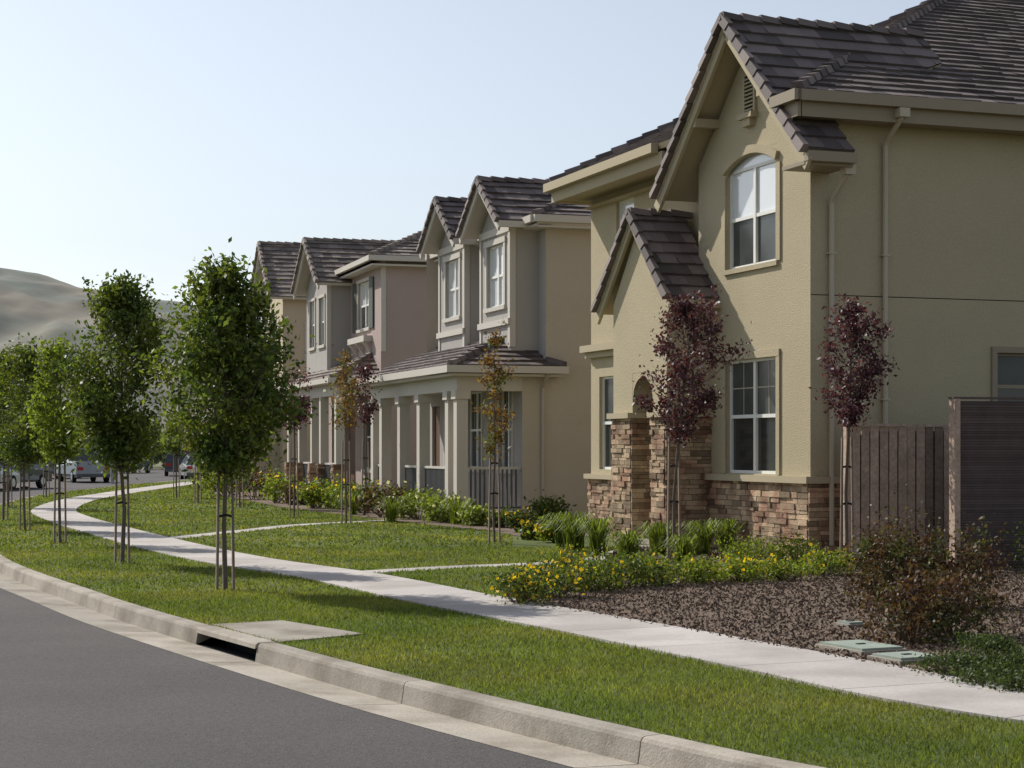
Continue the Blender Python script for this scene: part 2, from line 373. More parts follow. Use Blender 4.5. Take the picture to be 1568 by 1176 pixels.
# ---------------------------------------------------------------- house A
A=empty('two_storey_house',4.7,28.8,0,19.6)
w=MB(); t=MB(); rf=MB(); st=MB(); wi=MB()
w.wall('x',0,0,4.08,0,6.72,[(1.11,2.97,1.31,3.24),(1.11,2.97,4.8,6.72)],m_A)
w.poly([(0,0,6.72),(0,4.08,6.72),(0,2.04,8.62)],m_A)
f=w.arch('x',0,1.11,2.97,6.42,.24,6.72,m_A)
w.poly([(0,4.08,0),(0.25,4.08,0),(0.25,4.08,7),(0,4.08,7)],m_A)
w.wall('x',.25,4.08,9.8,0,7.1,[(8.5,9.35,1.3,3.2),(7.55,8.45,5.3,6.7)],m_A)
w.wall('y',0,0,14,0,4.15,[(3.43,5.0,2.2,3.3)],m_A); w.wall('y',0.006,0,14,4.165,7.15,[],m_A)
w.poly([(.25,9.8,0),(14,9.8,0),(14,9.8,7.1),(.25,9.8,7.1)],m_A); w.poly([(14,0,0),(14,9.8,0),(14,9.8,7.1),(14,0,7.1)],m_A)
w.poly([(.01,.01,6.7),(.01,9.8,6.7),(14,9.8,7.0),(14,.02,7.0)],m_At)
wi.window('x',0,1.11,2.97,1.31,3.24,2,m_curt,m_glass,grid=True)
wi.window('x',0,1.11,2.97,4.8,6.5,2,m_pale,m_curt)
wi.box(.07,.1,1.11,2.97,6.5,6.7,m_pale)
wi.window('x',.25,8.5,9.35,1.3,3.2,1,m_curt,m_glass); wi.window('x',.25,7.55,8.45,5.3,6.7,1,m_pale,m_curt)
wi.window('y',0,3.43,5.0,2.2,3.3,2,m_curt,m_glass,fm=m_gutA)
for a0,a1,z0,z1 in ((3.33,3.43,2.1,3.4),(5.0,5.1,2.1,3.4),(3.43,5.0,3.3,3.4)): t.ab('y',0,a0,a1,z0,z1,-.04,.02,m_gutA)
n=16
def fa(q): return 6.42+.24*(1-(2*q-1)**2)
for i in range(n):
    q0=i/n;q1=(i+1)/n; y0=1.05+1.98*q0;y1=1.05+1.98*q1
    t.beam((-.03,y0,fa(q0)+.09),(-.03,y1,fa(q1)+.09),.07,.14,m_A)
t.ab('x',0,.97,1.11,4.8,6.4,-.03,.01,m_A); t.ab('x',0,2.97,3.11,4.8,6.4,-.03,.01,m_A); t.ab('x',0,1.05,3.03,4.72,4.8,-.05,.01,m_A)
t.ab('x',0,.99,1.11,1.3,3.24,-.03,.01,m_A); t.ab('x',0,2.97,3.09,1.3,3.24,-.03,.01,m_A); t.ab('x',0,.99,3.09,3.24,3.36,-.035,.01,m_A)
st.stone('x',0,0,3.6,0,1.18,m_stone); st.stone('y',0,-.05,1.0,0,1.18,m_stone); st.stone('x',.25,6.1,9.85,0,1.1,m_stone)
t.ab('x',0,-.1,3.6,1.18,1.29,-.13,.0,m_At); t.ab('y',0,0.0,1.05,1.18,1.288,-.1,-.002,m_At); t.ab('x',.25,6.1,9.9,1.1,1.2,-.13,0,m_At)
t.ab('x',.25,6.1,9.9,3.6,3.72,-.10,0,m_At); t.ab('x',.25,6.1,9.95,3.72,3.86,-.2,0,m_At)
for k in range(9): t.beam((-.03,1.88,7.42+k*.065),(-.03,2.2,7.42+k*.065),.05,.03,m_vent)
t.box(-.05,.0,1.82,1.88,7.36,8.0,m_At); t.box(-.05,.0,2.2,2.26,7.36,8.0,m_At); t.box(-.02,-.004,1.88,2.2,7.36,8.02,m_dark)
t.box(-.14,0,1.78,2.3,7.27,7.36,m_At); t.box(-.1,0,1.9,2.18,7.14,7.27,m_At)
gz=lambda x,y: 8.9-.93*abs(y-2.04)
rf.roof([(-.5,-.75),(.35,-.75),(.35,.1),(3.3,1.4),(3.3,2.04),(-.5,2.04)],gz,m_roof,m_At)
rf.roof([(-.5,4.83),(1.5,4.83),(3.3,2.04),(-.5,2.04)],gz,m_roof,m_At)
rf.caps((-.55,2.04,8.93),(3.3,2.04,8.93),m_roof)
for e in (-.78,4.86):
    z=8.9-.93*2.82
    rf.caps((-.54,e,z+.01),(-.54,2.04,8.93),m_roof,w=.16,h=.075)
    t.beam((-.46,e,z-.2),(-.46,2.04,8.72),.06,.22,m_At,up=(0,0,1))
t.beam((-.5,-.78,6.2),(.35,-.78,6.2),.12,.15,m_gutA); t.box(-.5,.35,-.72,0,6.08,6.14,m_gutA)
for yy in (.9,3.3): t.box(-.46,0,yy-.06,yy+.06,gz(0,yy)-.42,gz(0,yy)-.27,m_At)
zf=lambda x,y:7.25+.5*(x+.5); zs=lambda x,y:7.25+.5*(y+.5)
rf.roof([(-.5,3.9),(-.5,10.2),(7.5,7.5),(.3,.3),(.3,3.4)],zf,m_roof,m_At)
rf.roof([(-.5,-.5),(-.5,.3),(.3,.75),(.3,.3)],zf,m_roof,m_At)
rf.roof([(-.5,-.5),(14,-.5),(14,7.5),(7.5,7.5)],zs,m_roof,m_At)
rf.poly([(-.5,10.2,7.25),(14,10.2,7.25),(14,7.5,11.25),(7.5,7.5,11.25)],m_roof)
rf.caps((-.5,-.5,7.3),(7.5,7.5,11.3),m_roof); rf.caps((7.5,7.5,11.28),(14,7.5,11.28),m_roof); rf.caps((-.5,10.2,7.3),(7.5,7.5,11.3),m_roof)
t.beam((-.56,-.56,7.17),(14,-.56,7.17),.14,.17,m_gutA); t.box(-.42,14,-.5,-.44,6.86,7.1,m_gutA); t.box(-.42,14,-.44,-.02,6.88,6.92,m_gutA)
t.beam((-.56,-.63,7.17),(-.56,.2,7.17),.12,.17,m_gutA); t.box(-.5,-.44,-.5,.1,6.86,7.1,m_gutA)
t.beam((-.56,4.75,7.17),(-.56,10.3,7.17),.14,.17,m_At); t.box(-.48,-.42,4.6,10.2,6.86,7.1,m_At); t.box(-.42,.25,4.6,10.2,6.9,6.95,m_At)
t.box(-.42,14,10.1,10.2,6.86,7.1,m_At)
for v,zt in ((.34,6.1),(1.31,7.05)):
    t.tube([(v,-.58,zt),(v,-.55,zt-.12),(v,-.12,zt-.42),(v,-.07,zt-.5),(v,-.07,.2)],[.042]*5,m_pipe,8)
    t.box(v-.09,v+.09,-.66,-.5,zt-.12,zt+.02,m_pipe)
    for z in (2.5,4.8): t.box(v-.06,v+.06,-.12,0,z,z+.03,m_pipe)
w.wall('x',-.84,3.6,6.0,0,4.4,[(4.2,5.1,0.02,3.1)],m_A,depth=.42); w.poly([(-.84,3.6,4.4),(-.84,6.0,4.4),(-.84,4.87,5.72)],m_A)
w.arch('x',-.84,4.2,5.1,2.6,.42,3.1,m_A)
w.poly([(-.84,3.6,0),(0,3.6,0),(0,3.6,4.6),(-.84,3.6,4.6)],m_A); w.poly([(-.84,6.0,0),(.25,6.0,0),(.25,6.0,4.6),(-.84,6.0,4.6)],m_A)
w.box(.1,.24,4.15,5.15,.1,2.4,m_door); w.box(-.84,.25,3.62,5.98,0,.1,m_conc)
st.stone('x',-.84,5.1,6.0,0,2.28,m_stone); st.stone('x',-.84,3.6,4.2,0,2.28,m_stone); st.stone('y',3.6,-.88,0,0,2.28,m_stone); st.stone('y',5.1,-.88,-.42,0,2.28,m_stone)
t.ab('x',-.84,5.05,6.05,2.28,2.38,-.12,.02,m_At); t.ab('x',-.84,3.52,4.2,2.28,2.38,-.12,.02,m_At); t.ab('y',3.6,-.82,0,2.28,2.378,-.12,0,m_At); t.ab('y',5.1,-.82,-.4,2.28,2.378,-.1,0,m_At)
pz=lambda x,y:5.98-1.0*abs(y-4.91)
rf.roof([(-.97,3.27),(.0,3.27),(.1,4.91),(-.97,4.91)],pz,m_roof,m_At,hc=.3); rf.roof([(-.97,6.55),(.25,6.55),(.25,4.91),(-.97,4.91)],pz,m_roof,m_At,hc=.3)
rf.caps((-1.0,4.91,6.0),(.2,4.91,6.0),m_roof)
for e in (3.25,6.57):
    rf.caps((-1.0,e,4.33),(-1.0,4.91,6.01),m_roof,w=.15,h=.07); t.beam((-.93,e,4.14),(-.93,4.91,5.82),.06,.18,m_At)
t.beam((-.97,3.22,4.24),(0,3.22,4.24),.11,.13,m_At); t.box(-.8,-.0,3.3,3.6,4.16,4.2,m_At)
for mbx,nm in ((w,'walls'),(t,'trim'),(rf,'roof'),(st,'stone_veneer'),(wi,'windows')): mbx.build(nm,A)
# ---------------------------------------------------------------- house B
Bh=empty('porch_house',-1.18,43.5,0,18)
w=MB(); t=MB(); rf=MB(); wi=MB()
hl=[(.75,1.8,1.2,3.2),(3.3,4.6,1.2,3.2),(5.4,6.7,1.2,3.2),(7.3,8.1,.25,2.9)]
w.wall('x',1.5,0,8.7,0,3.7,hl,m_Bg)
for h in hl[:3]: wi.window('x',1.5,*h,2,m_curt,m_curt,grid=True,trim=m_Bt)
w.box(1.58,1.62,7.3,8.1,.25,2.9,m_door)
w.wall('y',0,1.5,12,0,3.7,[],m_B); w.wall('y',0.01,2.1,12,3.7,7.3,[],m_B)
w.wall('x',2.1,0,8.7,3.7,7.3,[],m_Bg)
w.poly([(1.5,8.7,0),(12,8.7,0),(12,8.7,7.3),(1.5,8.7,7.3)],m_B); w.poly([(12,0,0),(12,8.7,0),(12,8.7,7.3),(12,0,7.3)],m_B)
for (a0,a1,h) in ((.6,3.1,(1.1,2.5,5.25,6.8)),(4.5,7.0,(5.0,6.3,5.25,6.8))):
    c=(a0+a1)/2
    w.wall('x',1.4,a0,a1,4.1,7.15,[h],m_Bg); w.poly([(1.4,a0,7.15),(1.4,a1,7.15),(1.4,c,8.1)],m_Bg)
    for y in (a0,a1): w.poly([(1.4,y,4.1),(2.1,y,4.1),(2.1,y,7.3),(1.4,y,7.3)],m_Bg)
    wi.window('x',1.4,*h,2,m_pale,m_pale,trim=m_Bt,tw=.14)
    for y in (a0,a1-.14): t.ab('x',1.4,y,y+.14,4.2,7.15,-.03,0,m_Bt)
    t.ab('y',a0,1.37,1.52,4.2,7.15,-.03,0,m_Bt)
    t.ab('x',1.4,a0-.03,a1+.03,4.75,4.9,-.08,0,m_Bt); t.ab('x',1.4,a0,a1,7.02,7.2,-.05,0,m_Bt)
    z2=lambda x,y,c=c: 8.4-.72*abs(y-c)
    rf.roof([(.95,c-1.65),(2.6,c-1.65),(4.2,c),(.95,c)],z2,m_roof,m_Bt); rf.roof([(.95,c+1.65),(2.6,c+1.65),(4.2,c),(.95,c)],z2,m_roof,m_Bt)
    rf.caps((.92,c,8.43),(4.2,c,8.43),m_roof)
    for sg in (-1,1):
        rf.caps((.92,c+sg*1.68,7.2),(.92,c,8.43),m_roof,w=.15,h=.07); t.beam((.98,c+sg*1.66,7.04),(.98,c,8.24),.06,.17,m_Bt)
    t.beam((.95,c-1.7,7.13),(2.2,c-1.7,7.13),.12,.15,m_Bt)
zf=lambda x,y:7.3+.45*(x-1.7); zs=lambda x,y:7.3+.45*(y+.4)
rf.roof([(1.7,-.4),(1.7,9.1),(6.4,4.3)],zf,m_roof,m_Bt); rf.roof([(1.7,-.4),(12.4,-.4),(12.4,4.3),(6.4,4.3)],zs,m_roof,m_Bt)
rf.poly([(1.7,9.1,7.3),(12.4,9.1,7.3),(12.4,4.3,9.41),(6.4,4.3,9.41)],m_roof)
rf.caps((1.7,-.4,7.34),(6.4,4.3,9.45),m_roof); rf.caps((6.4,4.3,9.45),(12.4,4.3,9.45),m_roof)
t.beam((1.64,-.46,7.22),(12.4,-.46,7.22),.14,.17,m_Bt); t.box(1.75,12.4,-.42,0,7.02,7.06,m_Bt); t.box(1.75,12.4,-.4,-.35,7.06,7.16,m_Bt)
t.beam((1.64,-.4,7.22),(1.64,9.1,7.22),.14,.17,m_Bt); t.box(1.7,2.1,-.4,9.1,7.04,7.1,m_Bt)
zf=lambda x,y:3.68+.4*(x+.4); zs=lambda x,y:3.68+.4*(y+.4)
rf.roof([(-.4,-.4),(-.4,8.9),(2.1,8.9),(2.1,2.1)],zf,m_roof,m_Bt); rf.roof([(-.4,-.4),(2.4,-.4),(2.1,0),(2.1,2.1)],zs,m_roof,m_Bt)
rf.caps((-.4,-.4,3.72),(1.5,1.5,4.48),m_roof); rf.caps((2.42,-.42,3.72),(2.15,-.02,3.88),m_roof)
t.beam((-.46,-.52,3.6),(-.46,9,3.6),.14,.17,m_Bt); t.beam((-.52,-.46,3.6),(2.5,-.46,3.6),.14,.17,m_Bt)
t.box(-.4,1.5,-.38,8.8,3.44,3.5,m_Bt); t.box(1.5,2.4,-.38,-.0,3.44,3.5,m_Bt)
t.box(-.14,.14,0,8.6,3.1,3.44,m_Bt); t.box(.14,1.5,-.0,.26,3.1,3.44,m_Bt)
w.box(-.2,1.5,-.1,8.7,0,.2,m_conc)
cols=[0.0,.75,3.4,5.4,7.4,8.4]
for y in cols:
    t.box(-.14,.14,y,y+.28,.3,3.05,m_Bt); t.box(-.19,.19,y-.05,y+.33,2.9,3.1,m_Bt); t.box(-.19,.19,y-.05,y+.33,.2,.45,m_Bt)
def rail(mb,p0,p1,z0,z1):
    p0=Vector(p0);p1=Vector(p1); mb.beam((p0.x,p0.y,z1),(p1.x,p1.y,z1),.08,.06,m_Bt); mb.beam((p0.x,p0.y,z0),(p1.x,p1.y,z0),.05,.05,m_rail)
    n=int((p1-p0).length/.11)
    for i in range(1,n): 
        q=p0+(p1-p0)*i/n; mb.beam((q.x,q.y,z0),(q.x,q.y,z1),.04,.04,m_rail)
for a,b in ((1.03,3.4),(3.68,5.4),(7.68,8.4)): rail(t,(0,a,0),(0,b,0),.3,1.25)
rail(t,(.14,.14,0),(1.5,.14,0),.3,1.25)
t.tube([(2.0,-.46,3.5),(2.0,-.1,3.2),(2.0,-.07,3.0),(2.0,-.07,.2)],[.04]*4,m_B,8)
for mbx,nm in ((w,'walls'),(t,'trim'),(rf,'roof'),(wi,'windows')): mbx.build(nm,Bh)
# ---------------------------------------------------------------- house C
Ch=empty('taupe_house',-4.3,60,0,17)
w=MB(); t=MB(); rf=MB(); wi=MB(); st=MB()
h=(1.7,3.5,5.8,7.4)
w.wall('x',0,0,9,0,7.9,[h,(1,2.6,1.0,3.2),(4,5.4,.2,3.0),(6.4,8,1.0,3.2)],m_C)
wi.window('x',0,*h,2,m_pale,m_curt,trim=m_Bt); 
for a in (1.0,3.65): t.ab('x',0,a,a+.55,5.75,7.45,-.06,0,m_shut)
t.ab('x',0,1.3,3.9,5.3,5.5,-.3,0,m_Bt)
for y in (1.5,2.6,3.6): t.beam((-.25,y,5.3),(0,y,4.95),.1,.1,m_Bt)
wi.window('x',0,1,2.6,1.0,3.2,2,trim=m_Bt); wi.window('x',0,6.4,8,1.0,3.2,2,trim=m_Bt); w.box(.08,.12,4,5.4,.2,3,m_door)
w.wall('y',0,0,10,0,7.9,[],m_C); w.poly([(0,9,0),(10,9,0),(10,9,7.9),(0,9,7.9)],m_C)
t.ab('y',0,-.0,.16,4.9,7.9,-.03,-.002,m_Bt)
w.wall('x',-.8,4.9,8.9,4.3,7.6,[(5.4,6.4,5.4,7.1),(7.2,8.2,5.4,7.1)],m_Bg); w.poly([(-.8,4.9,7.6),(-.8,8.9,7.6),(-.8,6.9,9.0)],m_Bg)
for a in (5.4,7.2): wi.window('x',-.8,a,a+1,5.4,7.1,1,m_pale,m_curt,trim=m_Bt)
for y in (4.9,8.9): w.poly([(-.8,y,4.3),(0,y,4.3),(0,y,7.7),(-.8,y,7.7)],m_Bg)
t.ab('y',4.9,-.83,-.68,4.5,7.6,-.03,0,m_Bt)
z2=lambda x,y:9.25-.72*abs(y-6.9)
rf.roof([(-1.25,4.5),(.5,4.5),(4.5,6.9),(-1.25,6.9)],z2,m_roofC,m_Bt); rf.roof([(-1.25,9.3),(.5,9.3),(4.5,6.9),(-1.25,6.9)],z2,m_roofC,m_Bt)
rf.caps((-1.28,6.9,9.28),(3,6.9,9.28),m_roofC)
for sg in (-1,1): rf.caps((-1.28,6.9+sg*2.43,7.53),(-1.28,6.9,9.28),m_roofC,w=.16,h=.08); t.beam((-1.2,6.9+sg*2.4,7.36),(-1.2,6.9,9.08),.06,.2,m_Bt)
zf=lambda x,y:8.0+.45*(x+.4); zs=lambda x,y:8.0+.45*(y+.4)
rf.roof([(-.4,-.4),(-.4,9.4),(4.4,4.4)],zf,m_roofC,m_Bt); rf.roof([(-.4,-.4),(10.4,-.4),(10.4,4.4),(4.4,4.4)],zs,m_roofC,m_Bt)
rf.poly([(-.4,9.4,8),(10.4,9.4,8),(10.4,4.4,10.16),(4.4,4.4,10.16)],m_roofC)
rf.caps((-.4,-.4,8.04),(4.4,4.4,10.2),m_roofC); rf.caps((4.4,4.4,10.2),(10.4,4.4,10.2),m_roofC)
t.beam((-.46,-.52,7.92),(-.46,9.4,7.92),.14,.17,m_Bt); t.beam((-.52,-.46,7.92),(10.4,-.46,7.92),.14,.17,m_Bt)
t.box(-.4,0,-.4,9.3,7.68,7.74,m_Bt); t.box(0,10.4,-.4,0,7.68,7.74,m_Bt)
zf=lambda x,y:4.0+.5*(x+1.7); zs=lambda x,y:4.0+.5*(y+.3)
rf.roof([(-1.7,-.3),(-1.7,9.3),(0,9.3),(0,1.4)],zf,m_roofC,m_Bt); rf.roof([(-1.7,-.3),(0,-.3),(0,1.4)],zs,m_roofC,m_Bt)
rf.caps((-1.7,-.3,4.04),(0,1.4,4.9),m_roofC)
t.beam((-1.76,-.36,3.93),(-1.76,9.4,3.93),.14,.17,m_Bt); t.beam((-1.8,-.36,3.93),(0,-.36,3.93),.14,.17,m_Bt); t.box(-1.5,-1.2,0,9.2,3.45,3.85,m_Bt); t.box(-1.2,0,0,.25,3.45,3.85,m_Bt)
for y in (0,2.6,4.2,6.6,8.8):
    t.box(-1.5,-1.22,y,y+.28,1.2,3.45,m_Bt); w.box(-1.55,-1.17,y-.05,y+.33,0,1.2,m_C)
    st.stone('x',-1.55,y-.05,y+.33,0,1.2,m_stone); st.stone('y',y-.05,-1.6,-1.17,0,1.2,m_stone)
rail(t,(-1.35,.3,0),(-1.35,2.6,0),.3,1.2); rail(t,(-1.35,4.5,0),(-1.35,6.6,0),.3,1.2)
for mbx,nm in ((w,'walls'),(t,'trim'),(rf,'roof'),(wi,'windows'),(st,'stone_veneer')): mbx.build(nm,Ch)
# ---------------------------------------------------------------- house D
Dh=empty('cream_house',-9.4,75,0,15)
w=MB(); t=MB(); rf=MB(); wi=MB()
w.wall('x',0,0,6,0,8,[(2.0,4.0,5.6,7.2)],m_D); w.poly([(0,0,8),(0,6,8),(0,3,10)],m_D); w.wall('y',0,0,10,0,8,[(1,2,5.4,6.8)],m_D); w.poly([(0,6,0),(10,6,0),(10,6,8),(0,6,8)],m_D)
wi.window('x',0,2,4,5.6,7.2,2,m_pale,m_curt,trim=m_Bt); wi.window('y',0,1,2,5.4,6.8,1,m_curt,m_glass,trim=m_Bt)
z2=lambda x,y:10.4-.72*abs(y-3)
rf.roof([(-.6,-.5),(10,-.5),(10,3),(-.6,3)],z2,m_roofC,m_Bt); rf.roof([(-.6,6.5),(10,6.5),(10,3),(-.6,3)],z2,m_roofC,m_Bt); rf.caps((-.6,3,10.44),(10,3,10.44),m_roofC)
for sg in (-1,1): rf.caps((-.62,3+sg*3.5,7.92),(-.62,3,10.44),m_roofC,w=.18,h=.09); t.beam((-.55,3+sg*3.5,7.7),(-.55,3,10.2),.08,.22,m_Bt)
w.wall('x',-2.6,1,8,0,3.0,[(2,6.8,.05,2.4)],m_D,depth=.3); w.poly([(-2.6,1,0),(0,1,0),(0,1,3.4),(-2.6,1,3.4)],m_D); w.box(-2.35,-2.3,2,6.8,.05,2.4,m_door); w.poly([(-2.6,8,0),(3,8,0),(3,8,3),(-2.6,8,3)],m_D)
for z in (.6,1.2,1.8): w.box(-2.37,-2.35,2,6.8,z,z+.03,m_dark)
zf=lambda x,y:3.1+.4*(x+3)
rf.roof([(-3,.6),(-3,8.4),(0,8.4),(0,.6)],zf,m_roofC,m_Bt); t.beam((-3.05,.6,3.0),(-3.05,8.4,3.0),.14,.17,m_Bt)
for mbx,nm in ((w,'walls'),(t,'trim'),(rf,'roof'),(wi,'windows')): mbx.build(nm,Dh)
# ---------------------------------------------------------------- fence + screen wall
fe=empty('wooden_fence',5.2,27.95,0,17); mb=MB(); x=0
while x<1.75:
    bw=.138; top=2.06+random.uniform(-.012,.012); d=random.uniform(-.015,.012); mb.box(x,x+bw,d,d+.02,.03,top,m_fence); x+=bw+random.uniform(.01,.024)
mb.box(-.02,1.8,.033,.08,1.75,1.84,m_gate); mb.box(-.02,1.8,.033,.08,.4,.49,m_gate); mb.box(-.02,1.8,.085,.1,.05,2.0,m_gate); mb.box(-.05,1.8,-.04,.1,2.075,2.115,m_fence); mb.box(-.1,-.0,0.0,.1,0,2.1,m_fence); mb.build('boards',fe)
ge=empty('slatted_screen_wall',6.45,26.4,0,14); mb=MB()
mb.box(-.09,.0,-.05,.12,0,2.45,m_fence); mb.box(0,3,.0,.06,0,2.42,m_gate)
z=.05
while z<2.4: mb.box(.0,3,-.012,-.001,z,z+.03,m_gate); z+=.038
mb.box(-.1,3.1,-.03,.12,2.45,2.48,m_gate); mb.build('slats',ge)
# ---------------------------------------------------------------- trees
def tree(name,x,y,h,zc0,rx,leaf,n,lsz,ncl=38,trunk=.035,stakes=True,top=6,lean=(0,0),egg=.42,sig=.1,seed=0):
    R=random.Random(seed); e=empty(name,x,y); mb=MB()
    zc=(h+zc0)/2
    tp=[(0,0,0),(R.uniform(-.03,.03),R.uniform(-.03,.03),zc0*.5),(lean[0]*.2+R.uniform(-.03,.03),0,zc0),(lean[0]*.6,lean[1]*.6,zc),(lean[0],lean[1],h-.25)]
    mb.tube(tp,[trunk,trunk*.85,trunk*.7,trunk*.45,trunk*.12],m_bark,8)
    C=[]; Z=[p[2] for p in tp]; TX=[p[0] for p in tp]; TY=[p[1] for p in tp]
    lob=[(R.uniform(0,6.28),R.uniform(.75,1.25)) for _ in range(5)]
    for k in range(ncl):
        q=R.random()**1.15; z=zc0+.05+(h-.15-zc0)*q
        prof=((q/egg)**.45*.85+.15) if q<egg else max(0.08,(1-((q-egg)/(1-egg))**1.7))
        a=R.uniform(0,6.283); lb=1+.22*math.sin(2*a+lob[0][0]+q*5)+.14*math.sin(3*a+lob[1][0]-q*9)
        rr=rx*prof*lb*math.sqrt(R.uniform(.12,1))*R.uniform(.85,1.1)
        bx=np.interp(z,Z,TX); by=np.interp(z,Z,TY)
        cx=bx+math.cos(a)*rr; cy=by+math.sin(a)*rr
        z0=max(zc0*.85,z-.15-rr*.6); b0=(np.interp(z0,Z,TX),np.interp(z0,Z,TY),z0)
        mb.tube([b0,((b0[0]*.45+cx*.55),(b0[1]*.45+cy*.55),z0*.6+z*.4),(cx,cy,z)],[trunk*.3,trunk*.2,trunk*.07],m_bark,4)
        m=int(n/ncl*R.uniform(.4,1.6)); s=sig*R.uniform(.7,1.45)
        tt=np.where(rng.random(m)<.3,rng.uniform(.35,1,m),rng.uniform(.88,1.12,m))[:,None]; P=np.array(b0)*(1-tt)+np.array([cx,cy,z])*tt
        C.append(P+rng.normal(size=(m,3))*s*np.array([1,1,.85]))
    for k in range(top):
        a=R.uniform(0,6.28); r0=rx*.5*R.random(); z0=h-.5-R.random()*.7; L=R.uniform(.35,.75)
        p0=np.array([lean[0]+math.cos(a)*r0,lean[1]+math.sin(a)*r0,z0]); p1=p0+np.array([math.cos(a)*.18,math.sin(a)*.18,L])
        mb.tube([p0,p1],[.006,.002],m_bark,4); m=int(n/ncl*.4); tt=rng.uniform(0,1.,m)[:,None]; C.append(p0+(p1-p0)*tt+rng.normal(size=(m,3))*.035)
    leaves('foliage',np.concatenate(C),lsz,leaf,e)
    if stakes:
        for sg in (-1,1):
            sx,sy=sg*.075,sg*.03; tz=min(zc0+.05,1.9); mb.tube([(sx*1.3,sy,0),(sx,sy,tz)],[.02,.018],m_stake,7)
            for z in (.9,1.45): mb.beam((sx*1.1,sy,z),(0,0,z+.02),.012,.03,m_tie)
    mb.build('trunk',e,smooth=True); return e
T=gp
tree('street_tree',*T(345,903),4.0,1.6,.96,m_leafG,17500,.085,115,.034,seed=1,top=16,sig=.12,egg=.4)
tree('street_tree',*T(187,862),4.3,1.6,.82,m_leafG,14000,.09,95,.036,seed=2,top=13,sig=.125,egg=.45)
tree('street_tree',*T(92,832),3.7,1.6,.70,m_leafY,6500,.09,55,.03,seed=3,sig=.12)
tree('street_tree',*T(38,812),3.9,1.5,.9,m_leafG,7600,.1,60,.03,seed=4,sig=.14)
tree('street_tree',*T(5,797),4.0,1.5,1.0,m_leafG,7000,.11,55,.03,seed=5,sig=.15)
tree('street_tree',-14.6,53,3.9,1.5,1.0,m_leafG,4500,.12,42,.03,seed=6,sig=.15)
tree('street_tree',-16.3,64,4.0,1.5,1.0,m_leafG,3600,.14,36,.03,seed=8,sig=.15)
tree('young_tree',*T(270,762),3.6,1.6,.7,m_leafG,1300,.13,22,.03,seed=9)
tree('young_tree',*T(303,770),3.2,1.6,.55,m_leafO,700,.12,16,.03,seed=10)
tree('young_tree',*T(367,778),3.6,1.7,.9,m_leafG,2200,.12,30,.03,seed=11)
tree('plum_tree',*T(1032,858),4.25,1.9,.74,m_leafP,4800,.075,50,.03,seed=12,lean=(.32,0),top=12,sig=.085,egg=.72)
tree('plum_tree',5.0,27.3,3.95,2.15,.58,m_leafP,3600,.075,42,.03,seed=13,lean=(.1,0),top=6,sig=.08,egg=.62)
tree('ornamental_pear_tree',*T(757,832),4.0,1.5,.3,m_leafO,1500,.075,30,.024,seed=14,top=5,sig=.075)
tree('plum_tree',*T(450,793),3.8,2.3,.5,m_leafP,1100,.1,22,.026,seed=15,top=2,egg=.6)
tree('ornamental_pear_tree',*T(530,803),4.0,2.2,.38,m_leafO,900,.09,20,.026,seed=16,top=3)
tree('plum_tree',*T(560,785),4.0,2.4,.45,m_leafP,900,.1,18,.026,seed=17,top=2,egg=.6)
tree('plum_tree',*T(392,762),3.9,2.2,.6,m_leafP,900,.12,18,.026,seed=18,top=2,egg=.6)
# ---------------------------------------------------------------- shrubs
def shrub(name,x,y,rx,ry,h,leaf,n,sz,flower=None,nf=0,fs=.04,k=14):
    e=empty(name,x,y); C=[]; mb=MB()
    for i in range(k):
        a=random.uniform(0,6.28); r=math.sqrt(random.random())*.8; cx=math.cos(a)*r*rx;cy=math.sin(a)*r*ry; cz=h*random.uniform(.35,.85)*(1-.45*r*r)
        mb.tube([(cx*.2,cy*.2,0),(cx*.7,cy*.7,cz*.6),(cx,cy,cz)],[.012,.008,.004],m_bark,4)
        m=int(n/k); C.append(np.array([cx,cy,cz])+rng.normal(size=(m,3))*np.array([rx*.24,ry*.24,h*.2]))
    C=np.concatenate(C); C[:,2]=np.abs(C[:,2])+.01; leaves('foliage',C,sz,leaf,e,aspect=.55,droop=-.1)
    if flower:
        idx=rng.choice(len(C),nf); P=C[idx]*np.array([1.05,1.05,1.0])+np.array([0,0,h*.12]); leaves('flowers',P,fs,flower,e,aspect=1,droop=0)
    mb.build('stems',e); return e
def lily(name,x,y,r,h,n,mat,flower=None):
    e=empty(name,x,y); V=[]
    for i in range(n):
        a=random.uniform(0,6.283); rr=r*random.uniform(.4,1.1); hh=h*random.uniform(.7,1.15); b=Vector((random.gauss(0,.05),random.gauss(0,.05),0)); d=Vector((math.cos(a),math.sin(a),0)); s=Vector((-d.y,d.x,0))*.014
        pts=[b,b+d*rr*.25+Vector((0,0,hh*.65)),b+d*rr*.65+Vector((0,0,hh)),b+d*rr+Vector((0,0,hh*.75))]
        for k in range(3):
            w0=s*(1.2-.3*k); w1=s*(.9-.4*k) if k<2 else s*.1
            V+=[pts[k]-w0,pts[k]+w0,pts[k+1]+w1,pts[k+1]-w1]
    npmesh('blades',np.array([tuple(v) for v in V]),4,mat,e); return e
for (px,py,rx,h) in ((795,925,.4,.34),(850,915,.4,.42),(905,905,.4,.45),(960,900,.42,.42),(880,890,.38,.42)):
    shrub('yellow_flower_shrub',*gp(px,py),rx,rx,h,m_leafG,1700,.048,m_yel,110 if px<900 else 30,.05)
for (px,py,rx,h,ny) in ((1010,895,.38,.4,15),(1070,893,.42,.34,50),(1130,890,.45,.3,80),(1200,888,.45,.3,80),(1265,882,.4,.36,40),(1150,868,.5,.45,5),(1220,866,.4,.4,5)):
    shrub('flowering_groundcover',*gp(px,py),rx,rx,h,m_leafY,1300,.048,m_yel,ny,.045)
